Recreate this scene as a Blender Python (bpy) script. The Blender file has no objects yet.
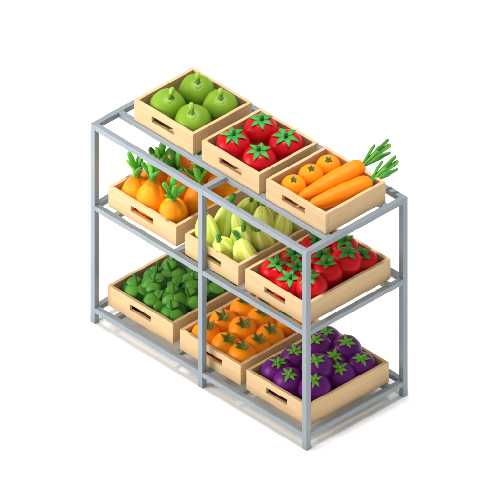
import bpy, bmesh, math, random
from math import sin, cos, pi, radians
from mathutils import Vector, Matrix, Quaternion

random.seed(7)
U = 0.005                       # one modelling unit = 5 mm
sc = bpy.context.scene
COL = sc.collection


# ------------------------------------------------------------------ materials
def srgb(r, g, b):
    f = lambda c: (c / 255 / 12.92) if c / 255 <= 0.04045 else ((c / 255 + 0.055) / 1.055) ** 2.4
    return (f(r), f(g), f(b), 1)


def mat(name, c1, c2=None, scale=8, rough=0.5, spec=0.3, bump=0.0, bscale=60, stretch=(1, 1, 1),
        metallic=0.0, lo=0.35, hi=0.65, coat=0.0, sss=0.0):
    m = bpy.data.materials.new(name)
    m.use_nodes = True
    nt = m.node_tree
    b = nt.nodes['Principled BSDF']
    b.inputs['Roughness'].default_value = rough
    b.inputs['Specular IOR Level'].default_value = spec
    b.inputs['Metallic'].default_value = metallic
    b.inputs['Coat Weight'].default_value = coat
    b.inputs['Coat Roughness'].default_value = 0.25
    if sss:
        b.inputs['Subsurface Weight'].default_value = sss
        b.inputs['Subsurface Radius'].default_value = (0.02, 0.01, 0.005)
        b.inputs['Subsurface Scale'].default_value = 0.3
    tc = nt.nodes.new('ShaderNodeTexCoord')
    mp = nt.nodes.new('ShaderNodeMapping')
    mp.inputs['Scale'].default_value = stretch
    nt.links.new(tc.outputs['Object'], mp.inputs['Vector'])
    oi = nt.nodes.new('ShaderNodeObjectInfo')
    va = nt.nodes.new('ShaderNodeVectorMath')
    va.operation = 'ADD'
    nt.links.new(mp.outputs[0], va.inputs[0])
    mu = nt.nodes.new('ShaderNodeVectorMath')
    mu.operation = 'SCALE'
    mu.inputs[3].default_value = 13.0
    nt.links.new(oi.outputs['Random'], mu.inputs[0])
    nt.links.new(mu.outputs[0], va.inputs[1])
    n = nt.nodes.new('ShaderNodeTexNoise')
    n.inputs['Scale'].default_value = scale
    n.inputs['Detail'].default_value = 4
    nt.links.new(va.outputs[0], n.inputs['Vector'])
    r = nt.nodes.new('ShaderNodeValToRGB')
    r.color_ramp.elements[0].position = lo
    r.color_ramp.elements[1].position = hi
    r.color_ramp.elements[0].color = c1
    r.color_ramp.elements[1].color = c2 or c1
    nt.links.new(n.outputs['Fac'], r.inputs[0])
    nt.links.new(r.outputs[0], b.inputs['Base Color'])
    if bump:
        n2 = nt.nodes.new('ShaderNodeTexNoise')
        n2.inputs['Scale'].default_value = bscale
        n2.inputs['Detail'].default_value = 3
        nt.links.new(va.outputs[0], n2.inputs['Vector'])
        bp = nt.nodes.new('ShaderNodeBump')
        bp.inputs['Strength'].default_value = bump
        bp.inputs['Distance'].default_value = 0.002
        nt.links.new(n2.outputs['Fac'], bp.inputs['Height'])
        nt.links.new(bp.outputs[0], b.inputs['Normal'])
    return m


def lin(r, g, b):
    return (r, g, b, 1)


M = {}
M['wood'] = mat('pale_pine', lin(.60, .408, .212), lin(.655, .455, .245), scale=5, rough=.6, spec=.2, bump=.12, bscale=24,
                stretch=(1.2, 1.2, 11))
M['wood_side'] = M['wood']
M['steel'] = mat('grey_steel', lin(.232, .27, .30), lin(.25, .288, .318), scale=6, rough=.42, spec=.4, bump=.02, bscale=200,
                 metallic=.15)
M['ground'] = mat('white_ground', lin(.90, .90, .895), lin(.92, .92, .915), scale=1.5, rough=.8, spec=.1)
M['green'] = mat('green_skin', srgb(102, 138, 28), srgb(122, 158, 40), scale=9, rough=.4, spec=.16, lo=.3, hi=.7)
M['green_stem'] = mat('green_stalk', srgb(95, 130, 38), srgb(110, 148, 48), scale=30, rough=.55)
M['green_collar'] = mat('green_collar', srgb(122, 166, 48), srgb(136, 180, 58), scale=30, rough=.55)
M['green_tip'] = mat('green_stalk_tip', srgb(132, 174, 52), srgb(146, 188, 62), scale=30, rough=.6)
M['tomato'] = mat('tomato_skin', srgb(178, 8, 22), srgb(192, 14, 28), scale=9, rough=.33, spec=.16, lo=.3, hi=.7)
M['tomato_pile'] = mat('tomato_skin_bright', srgb(192, 10, 20), srgb(204, 16, 26), scale=9, rough=.3, spec=.16, lo=.3, hi=.7)
M['leaf'] = mat('calyx_green', srgb(50, 138, 46), srgb(70, 158, 58), scale=40, rough=.5)
M['leaf_dark'] = mat('calyx_nub', srgb(20, 84, 40), srgb(26, 96, 44), scale=40, rough=.5)
M['orange'] = mat('orange_peel', srgb(246, 138, 8), srgb(250, 148, 14), scale=14, rough=.42, spec=.16, bump=.35, bscale=160)
M['olive'] = mat('olive_calyx', srgb(66, 84, 18), srgb(84, 98, 26), scale=40, rough=.6)
M['carrot'] = mat('carrot_skin', srgb(242, 128, 8), srgb(248, 138, 14), scale=12, rough=.45, spec=.16, bump=.3, bscale=9,
                  stretch=(1, 1, 9))
M['carrot2'] = mat('carrot_skin_round', srgb(250, 142, 12), srgb(255, 154, 22), scale=12, rough=.4, spec=.16, bump=.3, bscale=9,
                   stretch=(1, 1, 9))
M['stalk'] = mat('leaf_stalk', srgb(88, 164, 46), srgb(104, 180, 56), scale=30, rough=.5)
M['stalk_dark'] = mat('leaf_stalk_dark', srgb(64, 136, 40), srgb(78, 150, 46), scale=30, rough=.5)
M['squash_stem'] = mat('squash_stalk', srgb(52, 118, 38), srgb(82, 152, 52), scale=40, rough=.55, bump=.3, bscale=60)
M['spinach'] = mat('dark_green_skin', srgb(30, 84, 22), srgb(38, 96, 26), scale=14, rough=.45, spec=.16)
M['spinach_leaf'] = mat('broad_leaf', srgb(72, 142, 38), srgb(92, 162, 50), scale=20, rough=.5)
M['spinach_stem'] = mat('thin_stalk', srgb(50, 112, 34), srgb(60, 124, 38), scale=30, rough=.55)
M['persimmon'] = mat('persimmon_skin', srgb(248, 140, 6), srgb(254, 152, 14), scale=9, rough=.36, spec=.16, lo=.3, hi=.7)
M['persimmon_calyx'] = mat('persimmon_calyx', srgb(84, 98, 26), srgb(104, 116, 38), scale=40, rough=.6)
M['eggplant'] = mat('aubergine_skin', srgb(88, 14, 100), srgb(104, 22, 116), scale=8, rough=.33, spec=.16, lo=.3, hi=.7)
M['eggplant_calyx'] = mat('aubergine_calyx', srgb(86, 152, 40), srgb(104, 170, 52), scale=40, rough=.55)


def stripe_mat():
    """Pale squash skin: broad light stripes running from stalk to tip, part of the skin itself."""
    m = mat('squash_skin', srgb(202, 214, 88), srgb(212, 224, 98), scale=12, rough=.42, spec=.3)
    nt = m.node_tree
    b = nt.nodes['Principled BSDF']
    ramp = [n for n in nt.nodes if n.type == 'VALTORGB'][0]
    tc = [n for n in nt.nodes if n.type == 'TEX_COORD'][0]
    sp = nt.nodes.new('ShaderNodeSeparateXYZ')
    nt.links.new(tc.outputs['Object'], sp.inputs[0])
    at = nt.nodes.new('ShaderNodeMath'); at.operation = 'ARCTAN2'
    nt.links.new(sp.outputs['Y'], at.inputs[0]); nt.links.new(sp.outputs['X'], at.inputs[1])
    m5 = nt.nodes.new('ShaderNodeMath'); m5.operation = 'MULTIPLY'; m5.inputs[1].default_value = 5
    nt.links.new(at.outputs[0], m5.inputs[0])
    nz = nt.nodes.new('ShaderNodeTexNoise'); nz.inputs['Scale'].default_value = 14
    nt.links.new(tc.outputs['Object'], nz.inputs['Vector'])
    ad = nt.nodes.new('ShaderNodeMath'); ad.operation = 'MULTIPLY_ADD'; ad.inputs[1].default_value = 1.6
    nt.links.new(nz.outputs['Fac'], ad.inputs[0]); nt.links.new(m5.outputs[0], ad.inputs[2])
    sn = nt.nodes.new('ShaderNodeMath'); sn.operation = 'SINE'
    nt.links.new(ad.outputs[0], sn.inputs[0])
    rp = nt.nodes.new('ShaderNodeValToRGB')
    rp.color_ramp.elements[0].position = .25; rp.color_ramp.elements[1].position = .5
    nt.links.new(sn.outputs[0], rp.inputs[0])
    mx = nt.nodes.new('ShaderNodeMix'); mx.data_type = 'RGBA'
    nt.links.new(rp.outputs[0], mx.inputs[0])
    nt.links.new(ramp.outputs[0], mx.inputs[6])
    mx.inputs[7].default_value = srgb(236, 246, 140)
    nt.links.new(mx.outputs[2], b.inputs['Base Color'])
    return m


M['squash'] = stripe_mat()


# ------------------------------------------------------------------ helpers
def finish(bm, smooth=False):
    bmesh.ops.recalc_face_normals(bm, faces=bm.faces)
    if smooth:
        for f in bm.faces:
            f.smooth = True
    return bm


def obj(name, bm, m, parent=None, bevel=0.0, solid=0.0, sub=0, seg=2):
    """link a bmesh (in units) as ONE mesh object"""
    for v in bm.verts:
        v.co *= U
    me = bpy.data.meshes.new(name)
    bm.to_mesh(me)
    bm.free()
    for mm in (m if isinstance(m, (list, tuple)) else [m]):
        me.materials.append(mm)
    o = bpy.data.objects.new(name, me)
    COL.objects.link(o)
    if parent:
        o.parent = parent
    if solid:
        md = o.modifiers.new('thick', 'SOLIDIFY'); md.thickness = solid * U; md.offset = 0
    if sub:
        md = o.modifiers.new('smooth', 'SUBSURF'); md.levels = sub; md.render_levels = sub
    if bevel:
        md = o.modifiers.new('edge', 'BEVEL'); md.width = bevel * U; md.segments = seg; md.limit_method = 'ANGLE'
        md.harden_normals = False
    return o


def thing(name, label, cat, loc=(0, 0, 0), group=None):
    o = bpy.data.objects.new(name, None)
    COL.objects.link(o)
    o.empty_display_size = 0.05
    o.location = Vector(loc) * U
    o['label'] = label
    o['category'] = cat
    if group:
        o['group'] = group
    return o


def box(bm, x0, x1, y0, y1, z0, z1):
    v = [bm.verts.new((x, y, z)) for z in (z0, z1) for y in (y0, y1) for x in (x0, x1)]
    for f in ((0, 2, 3, 1), (4, 5, 7, 6), (0, 1, 5, 4), (2, 6, 7, 3), (0, 4, 6, 2), (1, 3, 7, 5)):
        bm.faces.new([v[i] for i in f])


def boxbm(*a):
    bm = bmesh.new()
    box(bm, *a)
    return finish(bm)


def copy_tree(o, parent=None):
    c = o.copy()
    COL.objects.link(c)
    if parent:
        c.parent = parent
    for ch in list(o.children):
        copy_tree(ch, c)
    return c


class Globe:
    """closed surface of revolution with lobes and dimples; base rests at z = 0"""

    def __init__(s, R, sq=.9, top=.0, topw=.4, bot=.0, lobes=0, amp=0., taper=0., ph=0., bump=0.0):
        s.R, s.sq, s.top, s.topw, s.bot, s.lobes, s.amp, s.taper, s.ph, s.bump = R, sq, top, topw, bot, lobes, amp, taper, ph, bump
        s.h = R * sq * (1 - bot)

    def P(s, f, t, lift=0):
        """f polar angle from the top, t around"""
        r = s.R * sin(f)
        z = s.R * s.sq * cos(f)
        z -= s.top * s.R * math.exp(-(f / s.topw) ** 2)
        z += s.bot * s.R * math.exp(-((pi - f) / .4) ** 2)
        k = 1 + s.taper * cos(f)
        if s.lobes:
            k *= 1 + s.amp * (abs(cos(s.lobes * (t + s.ph) / 2)) - .6) * sin(f) ** .6
        if s.bump:
            k *= 1 + s.bump * sin(3 * t + 1.3 + s.ph) * sin(f) + .6 * s.bump * sin(2 * f + 2 * t)
        p = Vector((r * k * cos(t), r * k * sin(t), z))
        if lift:
            d = Vector((sin(f) * cos(t), sin(f) * sin(t), cos(f) / s.sq + .25)).normalized()
            p += d * lift
        p.z += s.R * s.sq
        return p

    def mesh(s, n=48, m=28):
        bm = bmesh.new()
        top = bm.verts.new(s.P(1e-4, 0))
        rings = []
        for i in range(1, m):
            f = pi * i / m
            rings.append([bm.verts.new(s.P(f, 2 * pi * j / n)) for j in range(n)])
        bot = bm.verts.new(s.P(pi - 1e-4, 0))
        for j in range(n):
            k = (j + 1) % n
            bm.faces.new((top, rings[0][j], rings[0][k]))
            bm.faces.new((bot, rings[-1][k], rings[-1][j]))
            for a, b in zip(rings, rings[1:]):
                bm.faces.new((a[j], b[j], b[k], a[k]))
        return finish(bm, True)

    def star(s, n, reach, width, lift=.35, curl=0., rot=0., shape='point', steps=9, jitter=.12, f0=.02, rnd=None):
        """leaves of a calyx lying on the surface, curling off it towards their tips"""
        rnd = rnd or random.Random(5)
        bm = bmesh.new()
        for i in range(n):
            t0 = rot + 2 * pi * i / n + rnd.uniform(-jitter, jitter)
            re = reach * (1 + rnd.uniform(-jitter, jitter))
            bend = rnd.uniform(-.15, .15)
            rows = []
            for q in range(steps + 1):
                u = q / steps
                f = f0 + re * u
                if shape == 'point':
                    w = width * (min(1, .55 + 1.5 * u) if u < .3 else 1.0 * (1 - ((u - .3) / .7) ** 1.5))
                else:
                    w = width * (.35 + .65 * sin(pi * min(1, u * .75 + .1))) * (1 if u < .85 else math.sqrt(max(0, 1 - ((u - .85) / .15) ** 2 * .9)))
                rho = max(s.R * sin(f), .3)
                dt = min(w / rho, pi / n * .98)
                L = lift + curl * u ** 2
                row = []
                for e in (-1, -.5, 0, .5, 1):
                    row.append(bm.verts.new(s.P(f, t0 + bend * u + e * dt, L + .25 * (1 - abs(e)) * (1 if shape == 'point' else .4) - (.3 * u * abs(e) if shape != 'point' else 0))))
                rows.append(row)
            for a, b in zip(rows, rows[1:]):
                for j in range(4):
                    bm.faces.new((a[j], a[j + 1], b[j + 1], b[j]))
        return finish(bm, True)


def tube(bm, pts, rad, n=12, flat=1.0, flatdir=None, round_end=True):
    """tapered tube through pts with radii rad; ends closed and rounded"""
    pts = [Vector(p) for p in pts]
    rings = []
    up = Vector(flatdir) if flatdir else Vector((0.3, 0.9, 0.2))
    P2, R2 = [], []
    k = len(pts)
    if round_end:
        d0 = (pts[0] - pts[1]).normalized()
        d1 = (pts[-1] - pts[-2]).normalized()
        for a in (.95, .75, .4):
            P2.append(pts[0] + d0 * rad[0] * a); R2.append(rad[0] * math.sqrt(1 - a * a))
        P2 += pts; R2 += list(rad)
        for a in (.4, .75, .95):
            P2.append(pts[-1] + d1 * rad[-1] * a); R2.append(rad[-1] * math.sqrt(1 - a * a))
    else:
        P2, R2 = pts, list(rad)
    for i, (p, r) in enumerate(zip(P2, R2)):
        a = P2[max(i - 1, 0)]; b = P2[min(i + 1, len(P2) - 1)]
        d = (b - a).normalized()
        x = d.cross(up).normalized()
        y = x.cross(d).normalized()
        rings.append([bm.verts.new(p + x * r * cos(2 * pi * j / n) + y * r * flat * sin(2 * pi * j / n)) for j in range(n)])
    for a, b in zip(rings, rings[1:]):
        for j in range(n):
            bm.faces.new((a[j], a[(j + 1) % n], b[(j + 1) % n], b[j]))
    bm.faces.new(rings[0][::-1])
    bm.faces.new(rings[-1])


def bez(p0, p1, p2, n=8):
    p0, p1, p2 = Vector(p0), Vector(p1), Vector(p2)
    return [(1 - t) ** 2 * p0 + 2 * t * (1 - t) * p1 + t * t * p2 for t in [i / n for i in range(n + 1)]]


# ------------------------------------------------------------------ setting
ground = obj('ground', boxbm(-3000, 3000, -3000, 3000, -20, 0), M['ground'])
ground['kind'] = 'structure'

# ------------------------------------------------------------------ the rack
L, MX, D, H = 255.0, 123.0, 114.7, 197.7
T = 5.0
LEV = [15.7, 117.7, H]               # tops of the three shelves
rack = thing('shelf_rack', 'grey steel three tier display rack carrying nine wooden produce crates', 'rack', (-L / 2, D / 2, 0))
RO = Vector((L / 2, -D / 2, 0))


def rpart(name, x0, x1, y0, y1, z0, z1):
    o = obj(name, boxbm(x0 + RO.x, x1 + RO.x, y0 + RO.y, y1 + RO.y, z0, z1), M['steel'], rack, bevel=.28)
    return o


PX = [(-L, -L + T), (-MX - T, -MX), (-T, 0)]
for a, b in PX:
    rpart('post', a, b, 0, T, 0, H)
    rpart('post', a, b, D - T, D, 0, H)
for li, z in enumerate(LEV):
    z0 = z - 4.9
    zt = z - .02
    for i in range(2):
        xa, xb = PX[i][1], PX[i + 1][0]
        rpart('rail', xa, xb, 0.02, T, z0, zt)
        rpart('rail', xa, xb, D - T, D - .02, z0, zt)
    for (a, b) in PX:
        rpart('rail', a + .02, b - .02, T, D - T, z0, zt)
    # inner bars under the crates
    yb = 92 if li == 2 else 95
    for i in range(2):
        xa, xb = PX[i][1] - .02, PX[i + 1][0] + .02
        if li == 2:
            rpart('crossbar', xa, xb, 27, 32.2, z0 + .05, zt - .05)
        rpart('crossbar', xa, xb, yb, yb + 4.5, z0 + .05, zt - .05)
    for xc in ((-230, -158.5, -82.5) if li < 2 else (-226, -158.5, -82.3)):
        ya = T if li < 2 else 32.2
        rpart('crossbar', xc - 2.2, xc + 2.2, ya, yb, z - 4.5, z - .1)

# ------------------------------------------------------------------ crates
WT = 3.0


def slot_panel(x0, x1, y0, y1, z0, z1, a0, a1, b0, b1):
    """board in the xz plane with a hand slot cut right through it"""
    bm = bmesh.new()
    w = x1 - x0
    xs = [x0, x0 + w * a0, x0 + w * a1, x1]
    h = z1 - z0
    zs = [z0, z0 + h * b0, z0 + h * b1, z1]
    V = {}
    for s, y in enumerate((y0, y1)):
        for i, x in enumerate(xs):
            for k, z in enumerate(zs):
                V[s, i, k] = bm.verts.new((x, y, z))
    for i in range(3):
        for k in range(3):
            if (i, k) == (1, 1):
                continue
            bm.faces.new([V[0, i, k], V[0, i + 1, k], V[0, i + 1, k + 1], V[0, i, k + 1]])
            bm.faces.new([V[1, i, k], V[1, i, k + 1], V[1, i + 1, k + 1], V[1, i + 1, k]])
    for i in range(3):
        bm.faces.new([V[0, i, 0], V[1, i, 0], V[1, i + 1, 0], V[0, i + 1, 0]])
        bm.faces.new([V[0, i, 3], V[0, i + 1, 3], V[1, i + 1, 3], V[1, i, 3]])
        bm.faces.new([V[0, 0, i], V[0, 0, i + 1], V[1, 0, i + 1], V[1, 0, i]])
        bm.faces.new([V[0, 3, i], V[1, 3, i], V[1, 3, i + 1], V[0, 3, i + 1]])
    bm.faces.new([V[0, 1, 1], V[0, 2, 1], V[1, 2, 1], V[1, 1, 1]])
    bm.faces.new([V[0, 1, 2], V[1, 1, 2], V[1, 2, 2], V[0, 2, 2]])
    bm.faces.new([V[0, 1, 1], V[1, 1, 1], V[1, 1, 2], V[0, 1, 2]])
    bm.faces.new([V[0, 2, 1], V[0, 2, 2], V[1, 2, 2], V[1, 2, 1]])
    return finish(bm)


def make_crate(x0, x1, y0, y1, z, label, slot=(.30, .68), h=20.0):
    cx, cy = (x0 + x1) / 2, (y0 + y1) / 2
    r = thing('wooden_crate', label, 'crate', (cx, cy, z), 'wooden crates on the display rack')
    w, d = (x1 - x0) / 2, (y1 - y0) / 2
    kw = dict(bevel=.35)
    g = .03
    obj('front_panel', slot_panel(-w, w, -d, -d + WT, 0, h, slot[0], slot[1], .42, .70), M['wood'], r, **kw)
    obj('back_panel', slot_panel(-w, w, d - WT, d, 0, h, .32, .68, .42, .70), M['wood'], r, **kw)
    obj('side_panel', boxbm(-w + .0, -w + WT, -d + WT + g, d - WT - g, 0, h - .02), M['wood'], r, bevel=.2)
    obj('side_panel', boxbm(w - WT, w - .0, -d + WT + g, d - WT - g, 0, h - .02), M['wood'], r, bevel=.2)
    obj('base', boxbm(-w + WT + g, w - WT - g, -d + WT + g, d - WT - g, .4, 2), M['wood'], r, bevel=.1)
    return r


ZB, ZM, ZT = LEV
CR = 'pale wooden crate with a hand slot, holding '
make_crate(-233.6, -164, 29, 96, ZT, CR + 'four round green peppers, on the top shelf', (.30, .67), 20.6)
make_crate(-154, -86, 29, 96, ZT, CR + 'four large red tomatoes', (.31, .69))
make_crate(-78, -7.5, 29, 97, ZT, CR + 'oranges and two long carrots', (.27, .65))
make_crate(-242, -162, 8, 102, ZM, CR + 'stubby leafy carrots, on the middle shelf', (.33, .66))
make_crate(-150, -86.5, 6, 102, ZM, CR + 'pale green striped squash, on the middle shelf', (.36, .67))
make_crate(-80, -8, 7, 103, ZM, CR + 'a heap of ten red tomatoes', (.32, .66))
make_crate(-246, -169, 11, 102, ZB, CR + 'dark green leafy peppers, on the bottom shelf', (.34, .66))
make_crate(-160, -88, 10, 102, ZB, CR + 'orange persimmons, on the bottom shelf', (.36, .69))
make_crate(-81, -8, 9.5, 101, ZB, CR + 'round purple eggplants, on the bottom shelf', (.32, .66))

# ------------------------------------------------------------------ produce
VIEWER = Vector((.72, -.69, 0))


def place(o, centre, z, half, tilt=0., tdir=VIEWER, yaw=None, scale=1.0, rnd=random):
    """stand a thing (base at its origin, half = height of its middle) with its middle at centre"""
    yaw = rnd.uniform(0, 2 * pi) if yaw is None else yaw
    d = Vector(tdir).normalized()
    ax = Vector((0, 0, 1)).cross(d)
    q = Quaternion(ax, tilt) @ Quaternion((0, 0, 1), yaw)
    c = Vector((centre[0], centre[1], centre[2] + z))
    o.rotation_mode = 'QUATERNION'
    o.rotation_quaternion = q
    o.scale = (scale,) * 3
    o.location = (c - q @ Vector((0, 0, half * scale))) * U


def spread(proto, half, items, z, tilt, rnd, tj=.12, sj=.05, yr=pi, room=None, rad=0):
    for i, (p, label) in enumerate(items):
        o = proto if i == 0 else copy_tree(proto)
        o['label'] = label
        yaw = rnd.uniform(-yr, yr)
        dirv = VIEWER + Vector((rnd.uniform(-.5, .5), rnd.uniform(-.5, .5), 0))
        k = 1 + rnd.uniform(-sj, sj)
        if room:                                    # keep it inside the boards of its crate
            q = rad * k + WT - .3
            p = (min(max(p[0], room[0] + q), room[1] - q), min(max(p[1], room[2] + q), room[3] - q), p[2])
        place(o, p, z, half, tilt + rnd.uniform(-tj, tj), dirv, yaw, k, rnd)


# --- round green peppers (top shelf)
g = Globe(14.9, .93, top=.10, topw=.35, bot=.05, lobes=4, amp=.05, ph=.5)
pep = thing('green_pepper', '', 'pepper', group='round green peppers in the top left crate')
obj('body', g.mesh(), M['green'], pep)
tz = g.P(0, 0).z
gc = Globe(3.3, .34)
bm = gc.mesh(24, 12)
for v in bm.verts:
    v.co.z += tz - 1.0
    v.co += Vector((.5, -.6, 0))
obj('calyx', bm, M['green_collar'], pep)
bm = bmesh.new()
tube(bm, bez((0, 0, tz - .5), (-1.2, 1.2, tz + 3.5), (-3.2, 3.2, tz + 6)), [2.1, 1.9, 1.8, 1.75, 1.7, 1.7, 1.75, 1.8, 1.9], 14)
stem = obj('stem', finish(bm, True), M['green_stem'], pep)
bm = bmesh.new()
tube(bm, [(-2.7, 2.7, tz + 5.4), (-3.4, 3.4, tz + 6.6), (-3.9, 3.9, tz + 7.6)], [2.2, 2.5, 2.0], 14)
obj('stem_tip', finish(bm, True), M['green_tip'], stem)
rn = random.Random(2)
LP = ['round green pepper with stubby stalk, at the left corner of its crate',
      'round green pepper with stubby stalk, at the back corner of the pepper crate',
      'round green pepper with stubby stalk, beside the tomato crate at the right',
      'round green pepper with stubby stalk, nearest the front corner of its crate']
for i, p in enumerate([(-213.3, 47.5, 15), (-211.5, 78.5, 15.6), (-182.6, 77.5, 15), (-182.6, 46.6, 15)]):
    o = pep if i == 0 else copy_tree(pep)
    o['label'] = LP[i]
    place(o, p, ZT, g.R * g.sq, radians(27), VIEWER + Vector((rn.uniform(-.2, .2), rn.uniform(-.2, .2), 0)), rn.uniform(-.3, .3), 1 + rn.uniform(-.02, .03))


# --- tomatoes
def make_tomato(R, skin, group, reach, width, seed, sq=.9, curl=1.2, leaves=6):
    g = Globe(R, sq, top=.12, topw=.35, bot=.03, lobes=5, amp=.035)
    t = thing('tomato', '', 'tomato', group=group)
    obj('body', g.mesh(), skin, t)
    c = obj('calyx', g.star(leaves, reach, width, lift=.45, curl=curl, rnd=random.Random(seed)), M['leaf'], t, solid=.4)
    tz = g.P(0, 0).z
    bm = bmesh.new()
    tube(bm, bez((0, 0, tz - .2), (.1, 0, tz + 2), (.6, .4, tz + 3.6), 5), [R * .12, R * .11, R * .1, R * .1, R * .11, R * .12], 12)
    obj('stem', finish(bm, True), M['leaf_dark'], c)
    return t, g


tom, g = make_tomato(14.6, M['tomato'], 'large red tomatoes on the top shelf', .74, 2.7, 3)
rn = random.Random(4)
LT = ['large red tomato with green star calyx, left corner of the four tomato crate',
      'large red tomato with green star calyx, back corner of the four tomato crate',
      'large red tomato with green star calyx, at the right next to the orange crate',
      'large red tomato with green star calyx, front corner of the four tomato crate']
for i, p in enumerate([(-135.6, 47.2, 15.2), (-134.4, 77.6, 16), (-105, 77.4, 15.4), (-104.8, 47.2, 15.4)]):
    o = tom if i == 0 else copy_tree(tom)
    o['label'] = LT[i]
    place(o, p, ZT, g.R * g.sq, radians(10) + rn.uniform(-.06, .06), VIEWER, rn.uniform(0, 6), 1 + rn.uniform(-.02, .02))

tom2, g = make_tomato(13.2, M['tomato_pile'], 'red tomatoes heaped on the middle shelf', .64, 2.7, 8, .97, 2.6, 5)
TP = [((-65.5, 26.7, 13.7), 'red tomato at the left front corner of the heap on the middle shelf'),
      ((-65.5, 48.7, 13.5), 'red tomato against the left crate side, second from the front of the heap'),
      ((-46.9, 36.7, 14.6), 'red tomato just left of the front corner post on the middle shelf'),
      ((-65.5, 71.3, 15.5), 'red tomato behind the top frame corner, back left of the heap'),
      ((-28.0, 51.0, 20.5), 'red tomato in the middle of the right side row of the heap'),
      ((-23.3, 28.9, 19.4), 'red tomato nearest the front corner of its crate, behind the post'),
      ((-46.7, 88.5, 16.0), 'red tomato at the back of the heap, half under the top rail'),
      ((-27.0, 71.0, 22.0), 'red tomato high on the right of the heap with an upright calyx'),
      ((-22.5, 88.5, 14.5), 'red tomato in the right back corner of the heap'),
      ((-44.5, 23.4, 12.0), 'red tomato low behind the hand slot, tucked between two others'),
      ((-46.8, 61.5, 15.5), 'red tomato in the centre of the heap, mostly covered by others')]
spread(tom2, g.R * g.sq, TP, ZM, radians(12), random.Random(11), .12, .03, room=(-80, -8, 7, 103), rad=13.2)

# --- oranges (top shelf)
g = Globe(10.6, .98, top=.05, topw=.25, bot=.03)
org = thing('orange', '', 'orange', group='oranges in the top right crate')
obj('body', g.mesh(), M['orange'], org)
obj('calyx', g.star(5, .24, 1.25, lift=.3, curl=.8, jitter=.2), M['olive'], org, solid=.5)
rn = random.Random(6)
for i, (p, lb) in enumerate([((-61.0, 43.8, 13.2), 'round orange nearest the slotted front board, left of the long carrots'),
                             ((-61.4, 64.0, 14.0), 'middle orange of the row along the left side of the carrot crate'),
                             ((-61.2, 83.6, 13.6), 'orange at the back corner behind the long carrots')]):
    o = org if i == 0 else copy_tree(org)
    o['label'] = lb
    place(o, p, ZT, g.R * g.sq, radians(18), VIEWER, rn.uniform(0, 6))


# --- long carrots (top shelf)
def long_carrot(pts, rad, leafdirs, label):
    p0 = Vector(pts[0])
    t = thing('carrot', label, 'carrot', (p0.x, p0.y, p0.z), 'long carrots lying across the orange crate')
    loc = [Vector(p) - p0 for p in pts]
    n = 22
    P, Rr = [], []
    for i in range(n + 1):
        u = i / n
        q = bez(*loc, n)[i]
        P.append(q)
        k = min(1, .40 + .80 * u ** .6)
        Rr.append(rad * k * (1 + .012 * sin(i * 5.1)))
    bm = bmesh.new()
    tube(bm, P, Rr, 26)
    # flatten the far cap into a shoulder by the rounded ends of tube()
    obj('root', finish(bm, True), M['carrot'], t)
    e = P[-1] + (P[-1] - P[-2]).normalized() * rad * .72
    for (d, w, mk) in leafdirs:
        ln = Vector(d).length
        d = Vector(d).normalized()
        bm = bmesh.new()
        mid = e + d * ln * .5 + Vector((0, 0, 1.0))
        tube(bm, bez(e, mid, e + d * ln, 6), [w * .9, w * 1.05, w * 1.15, w * 1.2, w * 1.25, w * 1.25, w * 1.2], 12, flat=.55)
        obj('leaf_stalk', finish(bm, True), M[mk], t)
    return t


FAN = [((-2, 15, 11.5), 1.9, 'stalk_dark'), ((0, 28, 11.5), 2.0, 'stalk_dark'), ((1, 29.5, 6.5), 1.9, 'stalk'),
       ((8, 22, 6), 2.0, 'stalk_dark'), ((1.5, 15, 6), 2.3, 'stalk')]
long_carrot([(-46.5, 39, ZT + 13.5), (-43, 65, ZT + 14.0), (-37.5, 92, ZT + 19.5)], 8.3, FAN,
            'long orange carrot lying next to the oranges, leafy stalks over the crate back')
long_carrot([(-33.5, 36.5, ZT + 12.5), (-27.5, 60, ZT + 12.5), (-21.0, 84.5, ZT + 15.5)], 8.3, FAN,
            'long orange carrot nearest the right crate side, leafy stalks over the back corner')

# --- stubby leafy carrots (middle shelf)
g = Globe(13.2, 1.42, top=.02, topw=.25, taper=-.2, bump=.03)
st = thing('carrot', '', 'carrot', group='stubby carrots on the middle shelf')
obj('root', g.mesh(), M['carrot2'], st)
tz = g.P(0, 0).z - .8
for k in range(5):
    a = 2 * pi * k / 5 + .4
    sp = [.36, .46, .12, .5, .3][k]
    ln = [20, 16, 24, 17, 21][k]
    d = Vector((sin(sp) * cos(a), sin(sp) * sin(a), cos(sp)))
    b0 = Vector((cos(a) * 1.0, sin(a) * 1.0, tz))
    bm = bmesh.new()
    tube(bm, bez(b0, b0 + Vector((0, 0, ln * .45)), b0 + d * ln, 6), [1.9, 2.3, 2.7, 2.9, 3.0, 2.9, 2.7], 14, flat=.5,
         flatdir=(cos(a), sin(a), .01))
    obj('leaf', finish(bm, True), M['stalk' if k % 2 == 0 else 'stalk_dark'], st)
SC = [((-225.5, 23.9, 12.5), 'stubby carrot at the left corner of its crate, leaves leaning left'),
      ((-207.5, 24.5, 17.5), 'stubby carrot with tall leaves crossing the top front rail'),
      ((-180.5, 22.5, 17.5), 'stubby carrot with short leaves by the front right corner of its crate'),
      ((-201.4, 50.1, 16.5), 'stubby carrot in the middle of its crate under the top frame'),
      ((-225.5, 69.1, 17), 'stubby carrot at the far left behind the other carrots'),
      ((-201, 74, 18), 'stubby carrot in the back row, under the front of the pepper crate'),
      ((-177.0, 74.0, 17), 'stubby carrot in the right back part, under the tomato crate corner'),
      ((-177.0, 49.5, 16), 'stubby carrot along the right crate side beside the squash'),
      ((-225.5, 46.7, 15.0), 'stubby carrot along the left crate side, second from the corner')]
spread(st, g.R * g.sq, SC, ZM, radians(10), random.Random(21), .24, .06, room=(-242, -162, 8, 102), rad=12.6)

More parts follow.
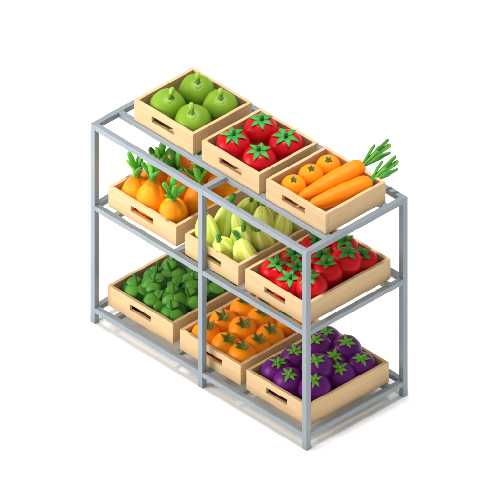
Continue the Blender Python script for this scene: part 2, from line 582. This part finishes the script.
# --- pale striped squash (middle shelf)
g = Globe(10.2, 1.9, top=.0, taper=-.16, lobes=5, amp=.05, bump=.04)
sq = thing('squash', '', 'squash', group='pale green squash on the middle shelf')
obj('body', g.mesh(44, 34), M['squash'], sq)
tz = g.P(0, 0).z - 1.0
bm = bmesh.new()
tube(bm, bez((0, 0, tz - .5), (.3, 0, tz + 3.5), (-1.8, .7, tz + 8), 7), [3.1, 2.7, 2.4, 2.4, 2.5, 2.6, 2.4, 1.9], 12, flat=.75)
sst = obj('stem', finish(bm, True), M['squash_stem'], sq)
SQ = [((-138.0, 20.5, 18), -.30, .1, 'pale green squash at the left corner, stalk poking left of the middle post'),
      ((-117.5, 19.5, 14), .10, -.42, 'pale green squash leaning along the slotted front board, showing its side'),
      ((-137.0, 41.0, 19), -.1, .30, 'pale green squash along the left crate side behind the middle post'),
      ((-137.0, 63.0, 19), .25, .1, 'pale green squash on the left under the top frame opening'),
      ((-100.8, 47.0, 17), .05, -.36, 'pale green squash on the right, stalk under the top front rail'),
      ((-121.0, 45.0, 19), -.32, -.12, 'pale green squash in the centre of its crate, tipped to the left'),
      ((-100.5, 67.0, 18), -.1, .38, 'pale green squash along the right crate side behind the tomatoes'),
      ((-119.0, 66.5, 21), .22, .28, 'pale green squash standing tall under the back of the top frame'),
      ((-98.5, 26.0, 14), -.36, -.10, 'pale green squash by the front right corner of its crate'),
      ((-101.0, 87.0, 18), .05, .15, 'pale green squash at the far right end of its crate'),
      ((-121.0, 87.0, 18), -.25, .05, 'pale green squash in the middle of the far end of its crate'),
      ((-138.0, 85.0, 18), .12, -.2, 'pale green squash in the far left corner under the tomato crate'),
      ((-110.0, 33.5, 22), .30, -.25, 'pale green squash lying on top of the front ones, tipped to the right'),
      ((-110.0, 57.0, 24), -.28, .22, 'pale green squash lying on top near the middle of the heap')]
rn = random.Random(33)
for i, (p, lx, ly, lb) in enumerate(SQ):
    o = sq if i == 0 else copy_tree(sq)
    o['label'] = lb
    d = VIEWER * .12 + Vector((lx, ly, 0))
    place(o, p, ZM, g.R * g.sq, d.length, d, rn.uniform(0, 2 * pi), 1 + rn.uniform(-.07, .05))

# --- dark green leafy peppers (bottom shelf)
g = Globe(12.6, .9, top=.12, topw=.4, lobes=4, amp=.07, bump=.015)
dg = thing('leafy_pepper', '', 'pepper', group='dark green leafy peppers on the bottom shelf')
obj('body', g.mesh(), M['spinach'], dg)
cal = obj('leaf_calyx', g.star(3, .98, 6.4, lift=.5, curl=.5, shape='round', jitter=.3, rnd=random.Random(14)), M['spinach_leaf'], dg, solid=.5)
tz = g.P(0, 0).z
bm = bmesh.new()
tube(bm, bez((0, 0, tz - .3), (-.5, .5, tz + 4.5), (-3.2, 3.0, tz + 9), 6), [1.5, 1.3, 1.2, 1.15, 1.15, 1.2, 1.25], 10)
obj('stem', finish(bm, True), M['spinach_stem'], dg)
DG = [((-228.5, 27.5, 12.6), 'dark green leafy pepper at the left corner of its crate'),
      ((-229.5, 49.0, 14.0), 'dark green leafy pepper second along the left crate side'),
      ((-206.1, 27.0, 13.6), 'dark green leafy pepper behind the hand slot of its crate'),
      ((-208.0, 49.8, 14.5), 'dark green leafy pepper in the middle of its crate'),
      ((-185.0, 27.5, 13.0), 'dark green leafy pepper nearest the front corner of its crate'),
      ((-186.0, 49.5, 14.0), 'dark green leafy pepper just left of the middle post'),
      ((-228.8, 71.0, 15.0), 'dark green leafy pepper at the back left against the crate wall'),
      ((-187.0, 70.3, 14.0), 'dark green leafy pepper right of the middle post by the persimmons'),
      ((-208.0, 71.0, 15.0), 'dark green leafy pepper behind the middle one, under the shelf rail'),
      ((-218.0, 38.0, 17.0), 'dark green leafy pepper lying on top between two of the left row'),
      ((-196.0, 37.5, 17.5), 'dark green leafy pepper on top of the front ones near the right side'),
      ((-197.5, 60.5, 18.5), 'dark green leafy pepper on top of the heap left of the middle post'),
      ((-219.0, 60.5, 19.0), 'dark green leafy pepper on top of the heap toward the back left'),
      ((-186.0, 88.0, 14.0), 'dark green leafy pepper at the far end under the middle shelf')]
spread(dg, g.R * g.sq, DG, ZB, radians(24), random.Random(46), .22, .07, .7, room=(-246, -169, 11, 102), rad=12.9)

# --- persimmons (bottom shelf)
g = Globe(12.6, .95, top=.06, topw=.3, bot=.0, lobes=4, amp=.03)
pe = thing('persimmon', '', 'persimmon', group='orange persimmons on the bottom shelf')
obj('body', g.mesh(), M['persimmon'], pe)
obj('calyx', g.star(5, .46, 2.0, lift=.4, curl=4.6, rnd=random.Random(9), jitter=.22), M['persimmon_calyx'], pe, solid=.55)
PE = [((-145.0, 45.6, 15.2), 'orange persimmon along the left crate side, second from the front'),
      ((-145.0, 25.0, 13.0), 'orange persimmon behind the middle post at the left corner'),
      ((-125.7, 48.1, 17.0), 'orange persimmon in the middle of the heap, calyx upright'),
      ((-122.7, 27.0, 13.0), 'orange persimmon above the hand slot of its crate'),
      ((-103.0, 26.8, 13.5), 'orange persimmon nearest the front corner of its crate'),
      ((-126.5, 70.2, 15.7), 'orange persimmon behind the middle one, under the shelf rail'),
      ((-105.6, 59.3, 14.0), 'orange persimmon along the right side beside the eggplants'),
      ((-139.7, 86.8, 13.0), 'orange persimmon in the far left corner under the shelf'),
      ((-111.0, 85.0, 13.0), 'orange persimmon at the far right end under the shelf'),
      ((-104.0, 43.5, 12.6), 'orange persimmon low between its neighbours on the right side'),
      ((-145.2, 69.3, 17.4), 'orange persimmon high against the left wall, calyx hidden')]
spread(pe, g.R * g.sq, PE, ZB, radians(20), random.Random(57), .12, .03, room=(-160, -88, 10, 102), rad=12.6)

# --- round purple eggplants (bottom shelf)
g = Globe(13.6, .98, top=.05, topw=.3, taper=-.03)
eg = thing('eggplant', '', 'eggplant', group='round purple eggplants on the bottom shelf')
obj('body', g.mesh(), M['eggplant'], eg)
ec = obj('calyx', g.star(6, .52, 1.75, lift=.4, curl=1.0, rnd=random.Random(12), jitter=.18), M['eggplant_calyx'], eg, solid=.45)
tz = g.P(0, 0).z
bm = bmesh.new()
tube(bm, [(0, 0, tz - .2), (.1, .1, tz + 1.2), (.3, .2, tz + 2.2)], [1.3, 1.15, 1.2], 10)
obj('stem', finish(bm, True), M['eggplant_calyx'], ec)
EG = [((-66.4, 28.7, 15.4), 'round purple eggplant at the left front corner of its crate'),
      ((-66.4, 50.1, 17.0), 'round purple eggplant along the left side, second from the front'),
      ((-46.8, 25.2, 15.5), 'round purple eggplant above the hand slot, left of the corner post'),
      ((-66.0, 85.4, 19.4), 'round purple eggplant at the back corner of its crate'),
      ((-58.4, 68.2, 22.6), 'round purple eggplant just right of the corner post, high in the heap'),
      ((-42.0, 71.1, 15.0), 'round purple eggplant in the middle of the right part of the heap'),
      ((-41.8, 88.0, 22.0), 'round purple eggplant along the back wall, second from the back corner'),
      ((-24.4, 86.5, 14.0), 'round purple eggplant in the right corner of its crate'),
      ((-37.0, 47.3, 24.9), 'round purple eggplant behind the corner post in the centre of the heap'),
      ((-23.7, 62.1, 14.2), 'round purple eggplant along the right crate side, second from the right corner'),
      ((-22.0, 33.2, 17.2), 'round purple eggplant nearest the front corner, touching the right side')]
spread(eg, g.R * g.sq, EG, ZB, radians(18), random.Random(68), .1, .03, room=(-81, -8, 9.5, 101), rad=13.6)

# ------------------------------------------------------------------ light
w = bpy.data.worlds.new('World')
sc.world = w
w.use_nodes = True
bg = w.node_tree.nodes['Background']
bg.inputs[0].default_value = (1, 1, 1, 1)
bg.inputs[1].default_value = 0.6


def area(name, pos, target, size, power, col=(1, 1, 1)):
    l = bpy.data.lights.new(name, 'AREA')
    l.shape = 'DISK'
    l.size = size
    l.energy = power
    l.color = col
    o = bpy.data.objects.new(name, l)
    COL.objects.link(o)
    o.location = pos
    d = Vector(target) - Vector(pos)
    o.rotation_euler = d.to_track_quat('-Z', 'Y').to_euler()
    return o


TG = Vector((-.62, .28, .5))
kd = Vector((-.50, -.81, .30)).normalized()
area('key_lamp', TG + kd * 3.5, TG, 2.0, 9.87 * 3.5 ** 2 * .84, (1, .985, .96))
area('top_lamp', TG + Vector((0, 0, 30)), TG, 3.4, 9.87 * 30 ** 2 * 1.0)

# ------------------------------------------------------------------ camera
th, el, k = .8071, .6112, 1.2247
c, s, se, ce = cos(th), sin(th), sin(el), cos(el)
right = Vector((c, s, 0)); up = Vector((-s * se, c * se, ce)); fwd = Vector((-s * ce, c * ce, -se))
ctr = right * ((250 - 306.3) / k) + up * ((451.0 - 250) / k)
cam = bpy.data.cameras.new('camera')
cam.type = 'ORTHO'
cam.ortho_scale = 500 / k * U
cam.clip_start = .1
cam.clip_end = 200
co = bpy.data.objects.new('camera', cam)
COL.objects.link(co)
co.location = (ctr - fwd * 1600) * U
co.rotation_euler = (pi / 2 - el, 0, th)
sc.camera = co

vs = sc.view_settings
vs.view_transform = 'Standard'
vs.look = 'None'
vs.exposure = 0
vs.gamma = 1
sc.cycles.use_denoising = True
sc.cycles.max_bounces = 8
